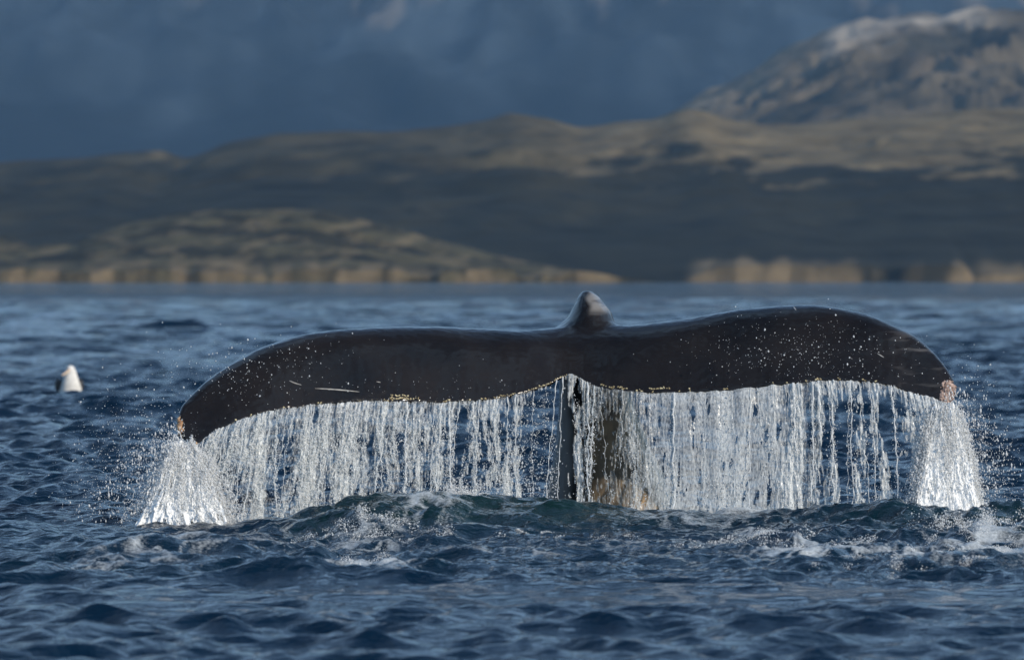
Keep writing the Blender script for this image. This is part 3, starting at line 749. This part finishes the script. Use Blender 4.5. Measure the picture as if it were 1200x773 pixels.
def build_curtain(lo, hi, label, seed, beads, milk0):
    r = np.random.default_rng(seed)
    root = bpy.data.objects.new('water_curtain', None); COL.objects.link(root)
    mx, md, mz = edge_at(0.5 * (lo + hi)); root.location = (mx, md, 0)
    off = np.array([mx, md, 0.0])
    tag(root, label, 'falling water', group='curtains of water pouring off the flukes')
    npx = (hi - lo)
    # ---- continuous streams
    sp = []; x = lo
    while x < hi:
        sp.append(x); x += r.gamma(1.6, 1.0) / 1.6 * (6.0 / max(cover_px(x), .10) ** .8)
    V, Fq, base = [], [], 0
    DC, DR, DS = [], [], []
    L = 72; nseg = 6
    for sx in sp:
        c = cover_px(sx)
        if 770 < sx < 935 and r.random() < .68: continue
        strong = r.random() < 0.35
        vmax = 1.0 if r.random() < 0.7 else r.uniform(.3, .95)
        vv = np.linspace(0, vmax, L)
        wob = 0.015 * noise2(vv * 3 + 31 * sx, vv * 0, seed) * vv ** .7 + 0.010 * noise2(vv * 11 + 7 * sx, vv * 0, seed + 1) + 0.03 * vv * r.normal()
        ctr = fall(np.full(L, sx), vv, r.normal(0, .012) - .02 * vv * r.random())
        ctr[:, 0] += wob
        rad = (0.0026 if strong else 0.0013) * (0.6 + 1.0 * r.random()) * (0.75 + 1.1 * np.clip(noise2(vv * 22 + 13 * sx, vv * 0 + 5, seed + 2) + .2, -.6, 1.2)) * (1.0 + 0.6 * np.exp(-vv * 12))
        rad = np.maximum(rad, 0.0003); rad[-1] = 0.0003
        th = np.linspace(0, 2 * np.pi, nseg, endpoint=False)
        ring = np.stack([np.cos(th), np.sin(th), 0 * th], -1)
        vs = ctr[:, None, :] + rad[:, None, None] * ring[None] * np.array([1, .8, 1])
        V.append(vs.reshape(-1, 3)); Fq.append(grid_faces(L, nseg, True) + base); base += L * nseg
        nb = int((620 if strong else 130) * (0.6 + 0.8 * c) * beads)          # beads clinging to the stream
        q = np.clip(r.beta(1.15, 1.0, nb) * vmax, 0, 1)
        p = fall(np.full(nb, sx), q); p[:, 0] += np.interp(q, vv, wob)
        w = ((0.011 if strong else 0.008) * (0.6 + 1.0 * q)) * (0.55 + 0.9 * np.clip(noise2(q * 7 + sx, q * 0, seed + 3) + .5, 0, 1.3))
        p[:, 0] += r.normal(0, 1, nb) * w; p[:, 1] += r.normal(0, 1, nb) * (w + .006)
        DC.append(p); DR.append(np.clip(np.exp(r.normal(np.log(.0018), .45, nb)), .0007, .0058)); DS.append(1 + 1.6 * r.random(nb) ** 2)
    st = add_obj('streams', make_mesh('streams', np.vstack(V) - off, np.vstack(Fq)), M_DROP, root)
    st['kind'] = 'stuff'
    # ---- beads filling the columns
    nb = int(npx * 420 * beads)
    px = r.uniform(lo, hi, nb); q = r.beta(1.2, 1.0, nb); c = cover_px(px)
    keep = r.random(nb) < np.clip(c * (1 - .6 * sstep(690, 780, px) * sstep(960, 890, px)) * (0.22 + 1.5 * columns(px, q, seed)), 0, 1)
    px = px[keep]; q = q[keep]
    p = fall(px, q, r.normal(0, .018, len(px)))
    DC.append(p); DR.append(np.clip(np.exp(r.normal(np.log(.0017), .45, len(px))), .0008, .0065)); DS.append(1 + 1.4 * r.random(len(px)) ** 2)
    DC, DR, DS = np.vstack(DC), np.concatenate(DR), np.concatenate(DS)
    ax = np.tile([0., 0, 1.], (len(DC), 1)); ax[:, 0] += r.normal(0, .22, len(DC)); ax /= np.linalg.norm(ax, axis=1)[:, None]
    v, f = blobs(DC - off, DR, DS, ax, OCT, .5)
    dr = add_obj('droplets', make_mesh('droplets', v, f), M_DROP, root); dr['kind'] = 'stuff'
    # ---- torn film: a thin rippled sheet with holes
    nu, nv = int(npx * 1.5), 150
    PU, VV = np.meshgrid(np.linspace(lo, hi, nu), np.linspace(0, 1, nv))
    body = np.interp(PU, [205, 300, 420, 500, 560, 612, 625, 640, 655, 668, 700, 780, 830, 900, 950, 962, 975, 1055, 1080, 1120],
                     [.30, .26, .18, .06, -.06, -.2, -.5, -.9, -.9, -.1, .06, .46, .62, .54, .36, .10, -.22, -.02, .3, .5])
    fil = columns(PU, VV, seed)
    hole = fbm(PU / 8, VV * 4.5, 4, seed + 18)
    glass = sstep(690, 790, PU) * sstep(960, 890, PU)                  # unbroken, milky stretch
    den = body + .75 * fil * (1 - .6 * glass) - (.75 + .5 * glass) * np.clip(hole - .1, 0, 1) + .6 * np.exp(-VV * 9) + .12 * VV
    pos = fall(PU.ravel(), VV.ravel(), .004)
    pos[:, 1] += ((0.014 * fbm(PU / 5, VV * 6, 3, seed + 9) + .010 * noise2(PU / 2.5, VV * 14, seed + 19)) * (1 - .85 * glass) + .02 * glass * noise2(PU / 26, VV * 1.2, seed + 20)).ravel()
    pos[:, 0] += 0.006 * noise2(PU / 14, VV * 4, seed + 10).ravel()
    fq = grid_faces(nv, nu)
    fq = fq[den.ravel()[fq].mean(1) > 0.0]
    used = np.unique(fq); remap = np.full(nu * nv, -1); remap[used] = np.arange(len(used))
    me = make_mesh('film', pos[used] - off, remap[fq])
    fattr(me, 'milk', np.clip(milk0 + .5 * fil * (1 - .55 * glass) + .3 * den * (1 - .7 * glass) + .06 * glass - .30 * np.exp(-((PU - 725) / 38) ** 2), 0, 1).ravel()[used])
    add_obj('film', me, M_FILM, root)
    return root
build_curtain(222, 655, 'lacy curtain of white water pouring off the left fluke', 1000, .8, .05)
build_curtain(660, 1112, 'milky sheet of water falling from the right fluke before the tail stock', 2000, .50, .16)

def plume(tipx, tipy, tipd, lo, hi, core, n, label, seed, out):
    """Heavy splash at a fluke tip: many ragged jets thrown outwards and falling."""
    r = np.random.default_rng(seed)
    tip = P(tipx, tipy, tipd)
    C, RR, AX = [], [], []
    nj = 150
    for k in range(nj):
        lp = r.normal(core, (hi - lo) * .17) if r.random() < .55 else r.triangular(lo, core, hi)
        if not lo < lp < hi: lp = r.triangular(lo, core, hi)
        a = (lp - lo) / (hi - lo)
        bx = (lp - 600) / F_PX * tipd
        sx = tip[0] + (a - .5) * .15 + r.normal(0, .022)
        sz = tip[2] + r.normal(0, .02) - .03
        far = abs(lp - core) / (hi - lo)
        m = int(n / nj * np.exp(-1.5 * far) * r.uniform(.2, 2.0))
        q = r.uniform(0, .25) * (r.random() < .5) + r.uniform(.75, 1) * r.beta(r.uniform(.9, 2.2), r.uniform(.7, 1.6), m)
        pw = r.uniform(.75, 1.15); w = r.uniform(.004, .011) * (1 + 1.5 * far)
        lift = r.uniform(0, .05) + .14 * far * r.random()
        x = sx + (bx - sx) * q ** pw + (.02 * noise2(q * 3 + k * 7, q * 0, seed) + .008 * noise2(q * 14 + k * 5, q * 0, seed)) + r.normal(0, 1, m) * w * (.4 + 1.2 * q)
        z = sz + lift * 4 * q * (1 - q) * .6 - (sz + .02) * q ** 1.1 + r.normal(0, .012, m)
        y = tip[1] - .02 - .10 * q + r.normal(0, .05) * q + r.normal(0, 1, m) * (.012 + .03 * q)
        C.append(np.stack([x, y, z], 1))
        RR.append(np.clip(np.exp(r.normal(np.log(.0014), .55, m)), .0005, .006))
        ax = np.stack([np.full(m, (bx - sx) * .8), np.full(m, -.1), np.full(m, -tip[2])], 1) + r.normal(0, .12, (m, 3)); AX.append(ax / np.linalg.norm(ax, axis=1)[:, None])
    m = int(n * .025)                                                  # loose outer drops
    q2 = r.random(m)
    x2 = tip[0] + out * np.abs(r.normal(0, .20, m)) * (0.35 + q2); z2 = tip[2] * (1 - q2) + np.abs(r.normal(0, .06, m))
    C.append(np.stack([x2, tip[1] + r.normal(0, .12, m), z2], 1)); RR.append(np.clip(np.exp(r.normal(np.log(.0018), .5, m)), .0007, .006)); AX.append(np.tile([0, 0, 1.], (m, 1)))
    c, rr, ax = np.vstack(C), np.concatenate(RR), np.vstack(AX)
    off = np.array([tip[0], tip[1], 0.])
    FV, FF, FM, fb = [], [], [], 0                                     # tearing sheets inside the splash
    for k in range(14):
        nu, nv = 110, 130
        A, Q = np.meshgrid(np.linspace(0, 1, nu), np.linspace(0, 1, nv))
        wk = r.uniform(.35, 1.0); lo_k, hi_k = core + (lo - core) * wk * r.uniform(.7, 1.1), core + (hi - core) * wk * r.uniform(.6, 1.0)
        bx = (lo_k + (hi_k - lo_k) * A - 600) / F_PX * tipd
        sx = tip[0] + (A - .5) * .13
        jag = .05 * noise2(A * 7 + k * 5, Q * 0, seed + 3)
        X = sx + (bx - sx) * Q ** r.uniform(.8, 1.1) + .012 * noise2(A * 9, Q * 5 + k, seed)
        Z = tip[2] - .02 + jag * (1 - Q) - (tip[2] + .03) * Q ** 1.08
        Y = tip[1] - .02 - .10 * Q + (k - 10) * .014 * Q + .02 * noise2(A * 12, Q * 6 + 3 * k, seed + 1) + .008 * noise2(A * 40, Q * 24 + k, seed + 2)
        streak = .6 * noise2(A * 13 + 9 * k, Q * 1.3, seed + 4) + .5 * noise2(A * 34 + 9 * k, Q * 4, seed + 5) + .4 * noise2(A * 60, Q * 26 + k, seed + 6)
        edge = np.minimum(A, 1 - A) * 5
        den = .42 + 1.15 * streak - np.clip(1 - edge, 0, 1) * 1.1 + .25 * np.exp(-Q * 8)
        fq = grid_faces(nv, nu); fq = fq[den.ravel()[fq].mean(1) > 0]
        used = np.unique(fq); rm_ = np.full(nu * nv, -1); rm_[used] = np.arange(len(used))
        FV.append(np.stack([X.ravel(), Y.ravel(), Z.ravel()], 1)[used]); FF.append(rm_[fq] + fb); fb += len(used); FM.append(np.clip(.5 + .8 * den, 0, 1).ravel()[used])
    fme = make_mesh('torn_sheet', np.vstack(FV) - off, np.vstack(FF)); fattr(fme, 'milk', np.concatenate(FM))
    v, f = blobs(c - off, rr, 1 + 3.0 * r.random(len(c)) ** 2, ax, OCT, .5)
    o = add_obj('splash', make_mesh('splash', v, f), M_SPLASH); o.location = off
    add_obj('torn_sheet', fme, M_FROTH, o)
    tag(o, label, 'splash', group='splashes at the fluke tips')
    return o
plume(216, 518, 28.95, 136, 296, 220, 150000, 'white fan of splash falling below the left fluke tip', 31, -1)
plume(1108, 474, 29.58, 1048, 1172, 1110, 120000, 'white splash pouring below the barnacled right fluke tip', 32, 1)

def spray():
    r = np.random.default_rng(77)
    c, rr = [], []
    def add(n, cx, cy, sx, sy, d, sd, rm):
        px = r.normal(cx, sx, n); py = r.normal(cy, sy, n); dd = r.normal(d, sd, n)
        for a, b, e in zip(px, py, dd):
            p = P(a, b, e)
            if p[2] > 0.05: c.append(p); rr.append(np.clip(np.exp(r.normal(np.log(rm * .5), .6)), .0005, .0055))
    add(280, 290, 440, 55, 18, 28.7, .10, .0026)
    add(80, 350, 415, 50, 14, 28.6, .10, .0024)
    add(520, 920, 410, 60, 22, 29.3, .10, .0024)
    add(150, 1010, 425, 60, 20, 29.3, .10, .0026)
    add(120, 500, 455, 90, 10, 29.3, .1, .0022)
    add(1300, 160, 535, 32, 45, 28.9, .25, .0024)
    add(700, 125, 565, 30, 40, 28.9, .3, .0022)
    add(500, 1150, 510, 22, 50, 29.5, .25, .0026)
    add(160, 1175, 570, 20, 30, 29.5, .25, .0026)
    add(60, 240, 430, 40, 30, 29.8, .2, .0022)
    def kick(n, px, py, sx, sy, h, rm):
        """Drops thrown up from the surface around where photo pixel (px, py) meets the swell."""
        n = int(n * 2.2)
        dd = np.linspace(22, 31, 900); xx = (px - 600) / F_PX * dd
        zz = sea_height(xx, dd, np.full(900, .02))[0]
        row = HOR + (CAM_H - zz) / dd * F_PX
        dc = dd[np.argmin(np.abs(row - py) + 0.8 * (29.2 - dd) * 0)]
        cl = (r.random(n) ** 1.6 * max(4, n // 110)).astype(int); cn_ = cl.max() + 1
        cx, cy, hh = r.normal(0, sx, cn_), r.normal(0, sy, cn_), r.gamma(2, .5, cn_)
        x = (px - 600) / F_PX * dc + cx[cl] + r.normal(0, .016, n); y = dc + cy[cl] + r.normal(0, .03, n)
        z = sea_height(x, y, np.full(n, .02))[0] + h * hh[cl] * r.random(n) ** 1.5 - .004
        x += (z * .0) + .25 * h * hh[cl] * r.normal(0, 1, n) * .5
        c.extend(np.stack([x, y, z], 1)); rr.extend(np.clip(np.exp(r.normal(np.log(rm * .66), .55, n)), .0006, .005))
    kick(3200, 490, 598, .085, .12, .085, .0022)
    kick(2400, 533, 578, .10, .10, .055, .0022)
    kick(900, 560, 604, .06, .08, .03, .0018)
    kick(1200, 430, 612, .14, .15, .035, .0018)
    kick(900, 480, 630, .20, .3, .02, .0016)
    kick(700, 440, 667, .16, .15, .016, .0016)
    kick(500, 368, 667, .06, .1, .016, .0016)
    kick(1200, 930, 640, .22, .4, .025, .0018)
    kick(900, 900, 625, .15, .2, .03, .0018)
    kick(1600, 1130, 615, .15, .2, .055, .0022)
    kick(1500, 1160, 640, .18, .5, .03, .0018)
    kick(700, 1060, 660, .2, .3, .02, .0016)
    kick(800, 700, 632, .35, .2, .014, .0015)
    kick(700, 180, 640, .2, .3, .015, .0015)
    c = np.array(c); rr = np.array(rr)
    ax = np.tile([0, 0, 1.], (len(c), 1)); ax[:, :2] += r.normal(0, .3, (len(c), 2)); ax /= np.linalg.norm(ax, axis=1)[:, None]
    v, f = blobs(c, rr, 1 + .8 * r.random(len(c)), ax, OCT, .4)
    o = add_obj('spray', make_mesh('spray', v, f), M_SPLASH)
    tag(o, 'fine white spray flung about the flukes and churned water', 'spray', 'stuff')
spray()

# ------------------------------------------------------------------ the seabird
def build_bird():
    d = 62.6
    root_p = P(82, 460.5, d)
    bm = bmesh.new()
    X, Yv, Z = np.array([1., 0, 0]), np.array([0, 1., 0]), np.array([0, 0, 1.])
    # body along +y (away from the camera), breast to the camera
    body = [(-.125, .055, .02, .02), (-.11, .045, .06, .055), (-.07, .04, .095, .085), (0.0, .04, .11, .095), (.09, .05, .10, .085), (.17, .065, .07, .055), (.23, .075, .04, .025), (.27, .08, .015, .01)]
    loft(bm, [((0, y, z), a, b, X, Z) for y, z, a, b in interp_curve(body, 24)], 20)
    neck = [(-.03, 0.03, .10, .085), (-.055, .07, .096, .075), (-.075, .12, .083, .065), (-.085, .17, .070, .058), (-.088, .22, .058, .052), (-.092, .26, .049, .050), (-.094, .295, .038, .042), (-.094, .318, .018, .022)]
    loft(bm, [((-.012 * z / .3, y, z), a, b, X, Yv) for y, z, a, b in interp_curve(neck, 24)], 20)
    bmesh.ops.recalc_face_normals(bm, faces=bm.faces)
    me0 = bpy.data.meshes.new('b'); bm.to_mesh(me0); bm.free()
    tmp = bpy.data.objects.new('b', me0); COL.objects.link(tmp)
    rm = tmp.modifiers.new('r', 'REMESH'); rm.mode = 'VOXEL'; rm.voxel_size = .007
    sm = tmp.modifiers.new('s', 'SMOOTH'); sm.factor = .5; sm.iterations = 8
    me = bpy.data.meshes.new_from_object(tmp.evaluated_get(bpy.context.evaluated_depsgraph_get())); bpy.data.objects.remove(tmp)
    me.polygons.foreach_set('use_smooth', np.ones(len(me.polygons), bool))
    white = simple_mat('white_feathers', (0.70, 0.68, 0.64), (0.82, 0.81, 0.78), 25, .8)
    dark = simple_mat('dark_feathers', (0.02, 0.02, 0.022), (0.05, 0.05, 0.05), 30, .7)
    horn = simple_mat('bill_horn', (0.50, 0.36, 0.25), (0.62, 0.48, 0.36), 40, .4)
    o = add_obj('seabird', me, white)
    o.location = root_p; o.location.z = 0.0
    o.rotation_euler = (0, 0, R(15)); o.scale = (1.22, 1.15, 1.0)
    tag(o, 'white necked seabird with dark wings sitting on the water left of whale', 'bird')
    for s in (-1, 1):
        bm = bmesh.new()
        w = [(-.05, .085 * s, .085, .014, .04), (-.01, .100 * s, .085, .028, .075), (.08, .102 * s, .09, .030, .078), (.18, .072 * s, .105, .02, .05), (.27, .035 * s, .095, .012, .022), (.33, .012 * s, .10, .004, .006)]
        loft(bm, [((x, y, z), a, b, X, Z) for y, x, z, a, b in interp_curve(w, 20)], 14)
        bmesh.ops.recalc_face_normals(bm, faces=bm.faces)
        mw = bpy.data.meshes.new('wing'); bm.to_mesh(mw); bm.free()
        mw.polygons.foreach_set('use_smooth', np.ones(len(mw.polygons), bool))
        add_obj('wing', mw, dark, o)
    bm = bmesh.new()
    b0, b1 = np.array([-.02, -.125, .275]), np.array([-.105, -.165, .205])
    ax = b1 - b0; ln = np.linalg.norm(ax); ax /= ln
    u = np.cross(ax, Z); u /= np.linalg.norm(u); vv = np.cross(ax, u)
    loft(bm, [(b0 + ax * ln * t + vv * .004 * math.sin(t * 3), w, h, u, vv) for t, w, h in ((0, .013, .017), (.3, .011, .014), (.7, .009, .011), (.9, .009, .013), (1.0, .003, .004))], 12)
    bmesh.ops.recalc_face_normals(bm, faces=bm.faces)
    mb = bpy.data.meshes.new('bill'); bm.to_mesh(mb); bm.free()
    add_obj('bill', mb, horn, o)
    for s in (-1, 1):
        v, f = blobs(np.array([[-.012 + s * .033, -.125, .283]]), np.array([.006]), base=ICO2)
        add_obj('eye', make_mesh('eye', v, f), dark, o)
    return o
build_bird()
